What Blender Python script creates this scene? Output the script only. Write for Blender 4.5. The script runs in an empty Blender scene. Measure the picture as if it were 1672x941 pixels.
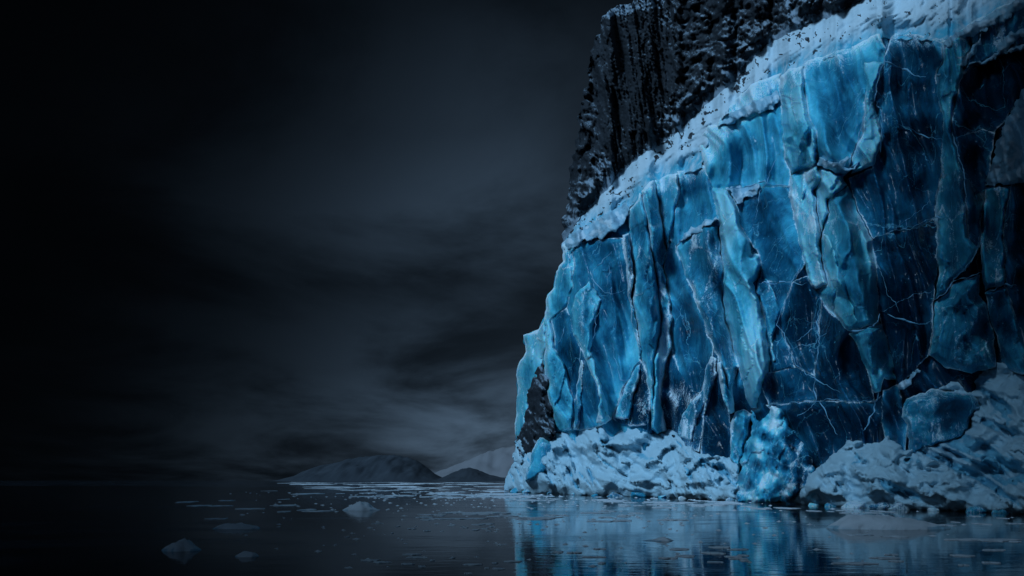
import bpy, math, random
import numpy as np
from mathutils import Vector
from mathutils.geometry import delaunay_2d_cdt

rnd = random.Random(7)
C = bpy.data.collections.new('place')
bpy.context.scene.collection.children.link(C)

# ------------------------------------------------------------------ camera
F, CX, HY, CAMH = 1200.0, 836.0, 785.0, 2.0
def P(px, py, Y):                       # bearing and elevation of a spot, at distance Y
    return ((px-CX)/F*Y, Y, CAMH+(HY-py)/F*Y)

# ------------------------------------------------------------------ noise
def _h(ix, iy, s):
    n = (ix.astype(np.int64)*374761393 + iy.astype(np.int64)*668265263 + s*1274126177) & 0xffffffff
    n = ((n ^ (n >> 13))*1274126177) & 0xffffffff
    n = ((n ^ (n >> 16))*2246822519) & 0xffffffff
    return ((n ^ (n >> 15)) & 0xffffff)/float(0xffffff)
def pn(x, y, s=0):
    x = np.asarray(x, float); y = np.asarray(y, float)
    x0 = np.floor(x); y0 = np.floor(y); fx = x-x0; fy = y-y0
    u = fx**3*(fx*(fx*6-15)+10); v = fy**3*(fy*(fy*6-15)+10)
    def g(ix, iy, dx, dy):
        a = _h(ix, iy, s)*2*math.pi
        return np.cos(a)*dx+np.sin(a)*dy
    a = g(x0, y0, fx, fy); b = g(x0+1, y0, fx-1, fy)
    c = g(x0, y0+1, fx, fy-1); d = g(x0+1, y0+1, fx-1, fy-1)
    return ((a*(1-u)+b*u)*(1-v)+(c*(1-u)+d*u)*v)*1.5
def fbm(x, y, o=4, s=0, g=.5):
    t = 0; a = 1; f = 1
    for i in range(o):
        t = t+a*pn(x*f, y*f, s+i*17); a *= g; f *= 2.03
    return t
def ridge(x, y, o=4, s=0, g=.5):
    t = 0; a = 1; f = 1
    for i in range(o):
        t = t+a*(1-2*np.abs(pn(x*f, y*f, s+i*17))); a *= g; f *= 2.03
    return t
def worley(x, y, s=0):                  # nearest, second nearest, random of nearest
    x = np.asarray(x, float); y = np.asarray(y, float)
    x0 = np.floor(x); y0 = np.floor(y)
    f1 = np.full(x.shape, 9.); f2 = f1.copy(); r = np.zeros(x.shape)
    for i in (-1, 0, 1):
        for j in (-1, 0, 1):
            cx = x0+i; cy = y0+j
            dx = cx+_h(cx, cy, s)-x; dy = cy+_h(cx, cy, s+5)-y
            d = np.sqrt(dx*dx+dy*dy); rr = _h(cx, cy, s+9)
            m = d < f1
            f2 = np.where(m, f1, np.minimum(f2, d)); r = np.where(m, rr, r); f1 = np.where(m, d, f1)
    return f1, f2, r
def sm(a, b, x):
    t = np.clip((x-a)/(b-a), 0, 1); return t*t*(3-2*t)
def lerp(xs, ys):
    return lambda v: np.interp(v, xs, ys)

# ------------------------------------------------------------------ objects
def tag(o, label=None, cat=None, group=None, kind=None):
    if label: o['label'] = label
    if cat: o['category'] = cat
    if group: o['group'] = group
    if kind: o['kind'] = kind
    return o
def empty(name, loc):
    o = bpy.data.objects.new(name, None); C.objects.link(o); o.location = loc; return o
def mesh_obj(name, V, faces, mat, parent=None, attrs=None, smooth=True, origin=None):
    V = np.asarray(V, float)
    off = np.array(parent.matrix_world.translation if parent else (0, 0, 0), float)
    if parent:
        p = parent; off = np.zeros(3)
        while p: off += np.array(p.location); p = p.parent
    if origin is not None: off = np.array(origin, float)
    me = bpy.data.meshes.new(name)
    me.from_pydata((V-off).tolist(), [], [list(f) for f in faces])
    for k, a in (attrs or {}).items():
        at = me.attributes.new(k, 'FLOAT', 'POINT'); at.data.foreach_set('value', np.asarray(a, np.float32))
    if smooth: me.polygons.foreach_set('use_smooth', [True]*len(me.polygons))
    me.materials.append(mat); me.update()
    o = bpy.data.objects.new(name, me); C.objects.link(o)
    if parent: o.parent = parent
    elif origin is not None: o.location = origin
    return o

# ------------------------------------------------------------------ outline tools
def dense(poly, step, jit=0.0, freq=.05, seed=0):
    out = []
    n = len(poly)
    for i in range(n):
        a = np.array(poly[i], float); b = np.array(poly[(i+1) % n], float)
        k = max(1, int(round(np.linalg.norm(b-a)/step)))
        for t in range(k): out.append(a+(b-a)*t/k)
    q = np.array(out)
    if jit:
        q = q+np.stack([fbm(q[:, 0]*freq, q[:, 1]*freq, 3, 3+seed), fbm(q[:, 0]*freq, q[:, 1]*freq, 3, 71+seed)], 1)*jit
    return q
def seg_dist(p, q):
    d = np.full(len(p), 1e9)
    for i in range(len(q)):
        a = q[i]; b = q[(i+1) % len(q)]; ab = b-a; L = ab@ab+1e-12
        t = np.clip(((p-a)@ab)/L, 0, 1)
        e = p-(a+t[:, None]*ab)
        d = np.minimum(d, (e*e).sum(1))
    return np.sqrt(d)
def inside(p, q):
    c = np.zeros(len(p), bool); n = len(q)
    for i in range(n):
        x1, y1 = q[i]; x2, y2 = q[(i+1) % n]
        if y1 == y2: continue
        m = ((y1 > p[:, 1]) != (y2 > p[:, 1])) & (p[:, 0] < (x2-x1)*(p[:, 1]-y1)/(y2-y1)+x1)
        c ^= m
    return c

def relief(name, poly, step, fn, mat, parent=None, jit=3.0, freq=.045, back=4.0, origin=None, seed=0):
    """A thick piece of terrain: front face with the given outline, its own distances from fn, and sides running back."""
    q = dense(poly, step, jit, freq, 0)
    lo = q.min(0); hi = q.max(0)
    gx, gy = np.meshgrid(np.arange(lo[0], hi[0], step), np.arange(lo[1], hi[1], step*.87))
    gx = gx+(np.arange(gx.shape[0]) % 2)[:, None]*step*.5
    p = np.stack([gx.ravel(), gy.ravel()], 1)
    rs = np.random.RandomState(seed+len(q)); p += rs.uniform(-.22, .22, p.shape)*step
    p = p[inside(p, q)]
    if len(p): p = p[seg_dist(p, q) > step*.5]
    pts = [Vector(v) for v in np.concatenate([q, p]).tolist()]
    n = len(q)
    vs, es, fs, *_ = delaunay_2d_cdt(pts, [(i, (i+1) % n) for i in range(n)], [], 1, 1e-5)
    p2 = np.array([(v.x, v.y) for v in vs])
    dl = seg_dist(p2, q)
    Y, attrs = fn(p2[:, 0], p2[:, 1], dl)
    V = np.stack([(p2[:, 0]-CX)/F*Y, Y, CAMH+(HY-p2[:, 1])/F*Y], 1)
    cnt = {}
    fl = []
    for f in fs:
        a, b, c = f
        # wind so that the front faces the viewer's side
        ar = (p2[b][0]-p2[a][0])*(p2[c][1]-p2[a][1])-(p2[b][1]-p2[a][1])*(p2[c][0]-p2[a][0])
        if ar > 0: a, b, c = a, c, b
        fl.append((a, b, c))
        for e in ((a, b), (b, c), (c, a)): cnt[e] = 1
    bd = [e for e in cnt if (e[1], e[0]) not in cnt]
    idx = {}
    ext = []
    cen = p2.mean(0)
    for e in bd:
        for v in e:
            if v not in idx:
                idx[v] = len(V)+len(ext)
                y = Y[v]+back
                d = cen-p2[v]; d = d/(np.linalg.norm(d)+1e-6)*min(3.0, 1+np.linalg.norm(d)*.05)
                ext.append(((p2[v][0]+d[0]-CX)/F*y, y, CAMH+(HY-p2[v][1]-d[1])/F*y, v))
    for a, b in bd: fl.append((b, a, idx[a], idx[b]))
    if ext:
        V = np.concatenate([V, np.array([e[:3] for e in ext])])
        sel = [e[3] for e in ext]
        attrs = {k: np.concatenate([a, a[sel]]) for k, a in attrs.items()}
    return mesh_obj(name, V, fl, mat, parent, attrs, True, origin)

# ------------------------------------------------------------------ materials
class NT:
    def __init__(s, tree): s.t = tree; s.n = tree.nodes; s.l = tree.links
    def new(s, ty, **kw):
        n = s.n.new(ty)
        for k, v in kw.items():
            if k.startswith('i_'):
                n.inputs[int(k[2:]) if k[2:].isdigit() else k[2:].replace('_', ' ')].default_value = v
            else: setattr(n, k, v)
        return n
    def put(s, sock, v):
        if hasattr(v, 'is_output'): s.l.new(v, sock)
        else: sock.default_value = v
    def math(s, op, a, b=0.0, c=0.0, clamp=False):
        n = s.n.new('ShaderNodeMath'); n.operation = op; n.use_clamp = clamp
        for i, v in enumerate((a, b, c)): s.put(n.inputs[i], v)
        return n.outputs[0]
    def vmath(s, op, a, b=None, out=0):
        n = s.n.new('ShaderNodeVectorMath'); n.operation = op
        s.put(n.inputs[0], a)
        if b is not None: s.put(n.inputs[1], b)
        return n.outputs[out]
    def rng(s, v, a, b, c=0.0, d=1.0, smooth=True):
        n = s.n.new('ShaderNodeMapRange'); n.interpolation_type = 'SMOOTHSTEP' if smooth else 'LINEAR'
        s.put(n.inputs[0], v)
        for i, x in enumerate((a, b, c, d)): s.put(n.inputs[i+1], x)
        return n.outputs[0]
    def mix(s, f, a, b):
        n = s.n.new('ShaderNodeMix'); n.data_type = 'RGBA'
        s.put(n.inputs[0], f); s.put(n.inputs[6], a); s.put(n.inputs[7], b)
        return n.outputs[2]
    def noise(s, vec, scale, detail=4, rough=.55, dist=0.0, out=0):
        n = s.new('ShaderNodeTexNoise'); s.put(n.inputs['Vector'], vec)
        n.inputs['Scale'].default_value = scale; n.inputs['Detail'].default_value = detail
        n.inputs['Roughness'].default_value = rough; n.inputs['Distortion'].default_value = dist
        return n.outputs[out]
    def voro(s, vec, scale, feature='DISTANCE_TO_EDGE', out=0, rnd=1.0):
        n = s.new('ShaderNodeTexVoronoi', feature=feature); s.put(n.inputs['Vector'], vec)
        n.inputs['Scale'].default_value = scale; n.inputs['Randomness'].default_value = rnd
        return n.outputs[out]
    def ramp(s, f, stops):
        n = s.new('ShaderNodeValToRGB'); s.put(n.inputs[0], f)
        e = n.color_ramp.elements
        while len(e) < len(stops): e.new(.5)
        for el, (p, c) in zip(e, stops): el.position = p; el.color = (*c, 1)
        return n.outputs[0]
    def map(s, vec, scale=(1, 1, 1), rot=(0, 0, 0)):
        n = s.new('ShaderNodeMapping'); s.put(n.inputs[0], vec)
        n.inputs['Scale'].default_value = scale; n.inputs['Rotation'].default_value = rot
        return n.outputs[0]
    def bump(s, h, strength, dist, nrm=None):
        n = s.new('ShaderNodeBump'); s.put(n.inputs['Height'], h)
        n.inputs['Strength'].default_value = strength; n.inputs['Distance'].default_value = dist
        if nrm is not None: s.put(n.inputs['Normal'], nrm)
        return n.outputs[0]
    def attr(s, name):
        n = s.new('ShaderNodeAttribute', attribute_name=name); return n.outputs['Fac']
    def geo(s, o='Position'): return s.new('ShaderNodeNewGeometry').outputs[o]
    def sep(s, v):
        n = s.new('ShaderNodeSeparateXYZ'); s.put(n.inputs[0], v); return n.outputs
def mat(name):
    m = bpy.data.materials.new(name); m.use_nodes = True
    t = NT(m.node_tree); b = t.n['Principled BSDF']
    return m, t, b

def ice_material(clear=0.0):
    m, t, b = mat('glacier_ice')
    pos = t.geo()
    clar_glow = t.attr('clar_glow'); frost = t.attr('frost')
    w = t.new('ShaderNodeVectorMath', operation='SCALE'); t.put(w.inputs[0], t.vmath('SUBTRACT', t.noise(pos, .3, 5, .62, 0, 1), (.5, .5, .5)))
    w.inputs['Scale'].default_value = 3.2
    wp = t.vmath('ADD', pos, w.outputs[0])
    big = t.noise(t.map(pos, (.8, .8, .45)), .13, 3, .5, .6)
    fine = t.noise(t.map(wp, (1, 1, .5), (.0, .35, .0)), .6, 5, .6, 1.0)
    c = t.math('ADD', clar_glow, t.math('MULTIPLY', t.math('SUBTRACT', big, .5), t.math('ADD', .25, clar_glow)))
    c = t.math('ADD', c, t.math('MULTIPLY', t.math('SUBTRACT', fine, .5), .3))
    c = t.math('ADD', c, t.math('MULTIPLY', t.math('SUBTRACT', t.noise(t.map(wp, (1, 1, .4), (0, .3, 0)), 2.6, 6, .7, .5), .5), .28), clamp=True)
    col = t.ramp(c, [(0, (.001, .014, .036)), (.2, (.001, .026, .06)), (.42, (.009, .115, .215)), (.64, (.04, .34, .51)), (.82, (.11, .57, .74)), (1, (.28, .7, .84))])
    def cracks(scale, width, mscale, lo, hi):
        e = t.voro(wp, scale)
        wd = t.math('MULTIPLY', t.noise(pos, mscale*2.3, 3, .6), width)
        ln = t.math('SUBTRACT', 1.0, t.math('DIVIDE', e, wd), clamp=True)
        return t.math('MULTIPLY', ln, t.rng(t.noise(pos, mscale, 3, .5), lo, hi))
    k = t.math('ADD', cracks(.13, .016, .11, .36, .55), t.math('MULTIPLY', cracks(.34, .026, .2, .5, .68), .7))
    k = t.math('ADD', k, t.math('MULTIPLY', cracks(.95, .04, .33, .52, .7), .35), clamp=True)
    fe = t.noise(t.map(wp, (1, 1, .3), (0, .3, 0)), 2.2, 8, .7, 1.6)
    fs = t.noise(t.map(wp, (1, 1, .22), (0, .3, 0)), 6.0, 6, .7, .8)
    f1 = t.rng(t.math('ADD', t.math('ADD', fe, t.math('MULTIPLY', t.math('SUBTRACT', fs, .5), .7)), t.math('MULTIPLY', frost, .5)), .70, .96)
    pit = t.rng(t.noise(pos, 2.2, 2, .5), .71, .77)
    col = t.mix(t.math('MULTIPLY', k, .5), col, (.2, .62, .82, 1))
    col = t.mix(t.math('MULTIPLY', pit, .45), col, (.2, .6, .8, 1))
    col = t.mix(t.math('MULTIPLY', f1, .85), col, (.68, .85, .94, 1))
    t.put(b.inputs['Base Color'], col)
    t.put(b.inputs['Subsurface Weight'], t.math('SUBTRACT', .9, t.math('MULTIPLY', f1, .7)))
    b.inputs['Subsurface Radius'].default_value = (.25, .8, 1.3)
    b.inputs['Subsurface Scale'].default_value = .32
    t.put(b.inputs['Roughness'], t.math('ADD', t.math('MULTIPLY', f1, .4), t.math('ADD', .12, t.math('MULTIPLY', fine, .12)), clamp=True))
    b.inputs['IOR'].default_value = 1.31
    b.inputs['Specular IOR Level'].default_value = .22
    hgt = t.math('ADD', t.math('MULTIPLY', t.math('MULTIPLY', fe, frost), 1.3), t.math('ADD', t.math('MULTIPLY', fine, .16), t.math('MULTIPLY', t.noise(pos, .3, 3, .45, .5), 1.2)))
    t.put(b.inputs['Normal'], t.bump(hgt, .3, .4))
    if clear:
        tr = t.new('ShaderNodeBsdfTransparent'); t.put(tr.inputs[0], t.mix(c, (.12, .45, .75, 1), (.5, .8, .97, 1)))
        lw = t.new('ShaderNodeLayerWeight'); lw.inputs[0].default_value = .35
        fac = t.math('MULTIPLY', t.math('SUBTRACT', 1.0, t.math('MAXIMUM', f1, t.math('MULTIPLY', k, .8))), t.math('MULTIPLY', t.math('SUBTRACT', 1.0, lw.outputs['Facing']), clear))
        fac = t.math('MULTIPLY', fac, t.math('MULTIPLY', t.rng(t.noise(wp, .5, 5, .6, .4), .35, .65, .45, 1.15), t.rng(c, .45, .9, 1.0, .2)), clamp=True)
        mx = t.new('ShaderNodeMixShader'); t.put(mx.inputs[0], fac); t.put(mx.inputs[1], b.outputs[0]); t.put(mx.inputs[2], tr.outputs[0])
        t.put(t.n['Material Output'].inputs['Surface'], mx.outputs[0])
    return m

def snow_material(name='snow', tint=(.46, .64, .75), rough=1.0, ice=.5):
    m, t, b = mat(name)
    pos = t.geo()
    n = t.noise(pos, .7, 9, .68, .4); n2 = t.math('SUBTRACT', 0.0, t.rng(t.voro(pos, 1.6, 'F1'), .35, .1))
    bare = t.attr('bare')
    v = t.math('ADD', bare, t.math('MULTIPLY', t.math('SUBTRACT', n, .5), 1.3), clamp=True)
    icec = t.ramp(t.noise(pos, .35, 5, .6, .6), [(.3, (.02, .2, .36)), (.55, (.06, .38, .56)), (.75, (.2, .56, .72))])
    col = t.mix(t.math('MULTIPLY', t.rng(v, .35, .7), ice), (*tint, 1), icec)
    t.put(b.inputs['Base Color'], col)
    t.put(b.inputs['Roughness'], t.math('SUBTRACT', .85, t.math('MULTIPLY', v, .45)))
    b.inputs['Specular IOR Level'].default_value = .25
    h = t.math('ADD', n, t.math('MULTIPLY', n2, .3))
    t.put(b.inputs['Normal'], t.bump(h, .55*rough, .4))
    return m

def rock_material():
    m, t, b = mat('snow_dusted_rock')
    pos = t.geo(); nz = t.sep(t.geo('Normal'))[2]
    mp = t.map(pos, (1, 1, .55), (0, .7, 0))
    mp = t.map(t.map(pos, (1, 1, 1), (0, .62, 0)), (1.5, 1, .4))
    n = t.noise(mp, .7, 9, .72, .5); n2 = t.noise(pos, .09, 4, .6)
    sn = t.math('ADD', t.math('MULTIPLY', nz, .75), t.math('MULTIPLY', t.math('SUBTRACT', n, .5), 1.7))
    sn = t.math('ADD', sn, t.math('MULTIPLY', t.math('SUBTRACT', n2, .5), .9))
    sn = t.math('ADD', sn, t.attr('snow'))
    s = t.math('MULTIPLY', t.rng(t.math('ADD', sn, t.math('MULTIPLY', t.math('SUBTRACT', t.noise(mp, 3.2, 7, .72, .4), .5), 1.6)), .26, .84), .66)
    rc = t.ramp(t.noise(mp, 1.3, 8, .7), [(.3, (.006, .01, .015)), (.6, (.016, .024, .034)), (.8, (.036, .048, .06))])
    t.put(b.inputs['Base Color'], t.mix(s, rc, (.36, .5, .63, 1)))
    t.put(b.inputs['Roughness'], .8)
    b.inputs['Specular IOR Level'].default_value = .3
    t.put(b.inputs['Normal'], t.bump(t.noise(mp, 2.0, 9, .7, .4), .6, .45))
    return m

ICE = ice_material()
CLEAR = ice_material(.6)
SNOW = snow_material()
HEAP = snow_material('packed_snow_and_ice', (.36, .57, .68), 1.1, .75)
ROCK = rock_material()

# ------------------------------------------------------------------ shape of the coast
foot_y = lerp([700, 820, 880, 985, 1080, 1200, 1267, 1372, 1440, 1520, 1600, 1672, 1900],
              [801, 803, 806, 810.5, 812.5, 818, 821.5, 828, 831, 834, 836.5, 840, 849])
top_y = lerp([820, 917, 960, 1020, 1062, 1110, 1150, 1210, 1272, 1330, 1400, 1436, 1540, 1600, 1672, 1900],
             [402, 396, 372, 342, 292, 280, 262, 195, 121, 98, 75, 56, 62, 30, 0, -60])
def Dfoot(px): return F*CAMH/(foot_y(px)-HY)
LEAN, SLOPE = .15, .72
# big folds of the face: crest line, height, breadth on the sunny and on the far side
FOLDS = [(935, 430, 985, 690, 3.0, 34, 14), (1062, 300, 1066, 690, 3.4, 26, 14), (1150, 380, 1192, 670, 2.6, 34, 12), (1178, 215, 1246, 660, 4.2, 30, 18),
         (1318, 110, 1440, 640, 4.6, 36, 16), (1430, 90, 1425, 280, 2.4, 40, 14), (1556, 70, 1590, 590, 4.4, 26, 22), (1640, 230, 1665, 600, 3.4, 26, 18)]
def Ywall(px, py):
    px = np.asarray(px, float); py = np.asarray(py, float)
    d = Dfoot(px)+8.0+np.clip((905-px)/65., 0, 2)**2*7
    u = px-.28*(py-420)+fbm(px*.006, py*.006, 2, 210)*26
    fl = ridge(u*.0125, py*.0022, 2, 211, .5)*2.1+ridge(u*.03, py*.005, 2, 214, .4)*.75+fbm(u*.008, py*.006, 3, 219)*1.1
    for (x0, y0, x1, y1, h, wl, wr) in FOLDS:
        dx = px-(x0+(x1-x0)*(py-y0)/(y1-y0))+pn(py*.02, px*0+x0, 230)*8
        fl = fl+h*np.where(dx < 0, np.exp(-(dx/wl)**2), np.exp(-(dx/wr)**2))*sm(y0-60, y0+20, py)*sm(y1+70, y1-30, py)
    fl = fl*sm(830, 900, px)
    return (d+LEAN*CAMH)/(1-LEAN*(HY-py)/F)-fl*d/75.
def Yslope(px, py, k=SLOPE):
    ty = top_y(px); yt = Ywall(px, ty); zt = CAMH+(HY-ty)/F*yt
    r = np.minimum(k*(HY-py)/F, .82)
    return (yt+k*(CAMH-zt))/(1-r)

# ------------------------------------------------------------------ the ice cliff
cliff = empty('ice_cliff', (14, 95, 0))
tag(cliff, 'tall blue glacier ice cliff of leaning cracked slabs rising from the dark water', 'ice cliff')

def slab(name, poly, T, clar_glow, frost=.25, nf=4, tilt=1.0, bev=.3, step=2.2, seed=0, jit=3.0, parent=cliff, noise=1.0, m_=None):
    pa = np.array(poly, float); cen = pa.mean(0); ext = pa.max(0)-pa.min(0)
    if bev < .3:
        v = pa-cen; pa = pa+v/(np.linalg.norm(v, axis=1)[:, None]+1e-6)*2.6; poly = [tuple(p) for p in pa]
    # long axis
    u, s_, vt = np.linalg.svd(pa-cen, full_matrices=False); ax = vt[0]; wd = max(6., s_[1]/math.sqrt(len(pa))*1.5)
    rs = np.random.RandomState(seed*13+5)
    pl = []
    for k in range(nf):
        t = (k+.5)/nf*2-1+rs.uniform(-.2, .2)
        p0 = cen+ax*t*s_[0]/math.sqrt(len(pa))*1.1+np.array([-ax[1], ax[0]])*rs.uniform(-.5, .5)*wd
        g = np.array([rs.uniform(-1, 1)*1.3, rs.uniform(-1, 1)*.45])*tilt*T/(wd*1.3)
        pl.append((p0, g, T*rs.uniform(.8, 1.15)))
    def fn(x, y, dl):
        y0 = Ywall(x, y); sc = y0/75.
        xx = x+fbm(x*.03, y*.03, 3, seed+2)*5; yy = y+fbm(x*.03, y*.03, 3, seed+40)*5
        hs = [h+(xx-p[0])*g[0]+(yy-p[1])*g[1] for p, g, h in pl]
        bw = max(3.0, wd*bev)
        hs = [np.maximum(h, .34*T) for h in hs]
        hs.append((.0 if bev < .3 else -.12)*T+dl*(1+.35*fbm(x*.02, y*.02, 2, seed+9))/bw*T)
        H = np.sort(np.stack(hs), 0)
        o = np.maximum(H[0], -.6*T)
        edge = np.exp(-np.maximum(H[1]-H[0], 0)/(T*.018+.02))*(0 if bev < .3 else 1)*sm(.35*T, .42*T, H[1])
        o = o+noise*(fbm(x*.03, y*.015, 3, seed+21, .4)*.3+ridge(x*.02+y*.006, y*.008, 2, seed+33)*.2+(.0 if bev < .3 else .05)*fbm(x*.12, y*.07, 2, seed+5))
        w1, w2, wr = worley(xx*.03+seed, yy*.014, seed+81); wx_ = _h(np.floor(wr*997), np.floor(wr*331), 5)-.5
        chip = (wr-.5)*.9+wx_*((xx*.03) % 1-.5)*.5
        v1, v2, vr = worley(xx*.075+seed, yy*.04, seed+83)
        chip = chip+(vr-.5)*.28
        o = o+chip*(.16 if bev < .3 else .55)*sm(0, 5, dl)
        crk = np.maximum(sm(.07, .0, w2-w1), .6*sm(.08, .0, v2-v1))*(.12 if bev < .3 else .55)
        Y = y0-o*sc
        rim = np.exp(-dl/1.9)
        n = fbm(x*.02, y*.02, 4, seed+60)
        n2 = fbm(x*.05+3, y*.013, 4, seed+77)
        fr = np.clip(np.maximum(np.maximum(edge*.8, crk), rim*1.3)*(.7+n*.9)+frost*(.5+n2*1.1), 0, 1)
        thin = np.exp(-dl/(wd*.38))  # glow of light through thin slab edges, put into the ice colour
        top = sm(34, 0, y-top_y(x)+n*14)
        fr = np.clip(fr+top*.55, 0, 1)
        cl = np.clip(clar_glow+.2*top+(-.06 if bev < .3 else .05)+thin*.26+edge*.12+n*.16, 0, 1)
        return Y, {'clar_glow': cl, 'frost': fr}
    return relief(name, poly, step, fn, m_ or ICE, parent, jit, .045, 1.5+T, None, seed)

sil = [(838, 765), (842, 738), (841, 690), (845, 650), (843, 605), (847, 595), (860, 572), (855, 560), (857, 548), (880, 538), (892, 512),
       (893, 482), (905, 468), (908, 445), (920, 425), (917, 402), (930, 385), (960, 366), (1020, 330), (1062, 290), (1110, 278), (1146, 262), (1147, 222), (1170, 205),
       (1180, 185), (1225, 140), (1272, 119), (1330, 96), (1400, 73), (1436, 54), (1540, 60), (1600, 28), (1672, -4), (1880, -60), (1880, 700), (1700, 800), (1300, 800), (1000, 790)]
def backfn(x, y, dl):
    o = fbm(x*.012, y*.01, 4, 91)*1.4+ridge(x*.02, y*.008, 3, 12)*.5
    Y = Ywall(x, y)+.9-o*.1
    n = fbm(x*.02, y*.02, 3, 8)
    return Y, {'clar_glow': np.clip(.45+n*.2+.25*sm(1000, 850, x)-.25*sm(1400, 1600, x), 0, 1), 'frost': np.clip(.12+n*.4, 0, 1)}
relief('ice_wall', sil, 3.2, backfn, ICE, cliff, 2.0, .04, 14.0, None, 1)


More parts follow.
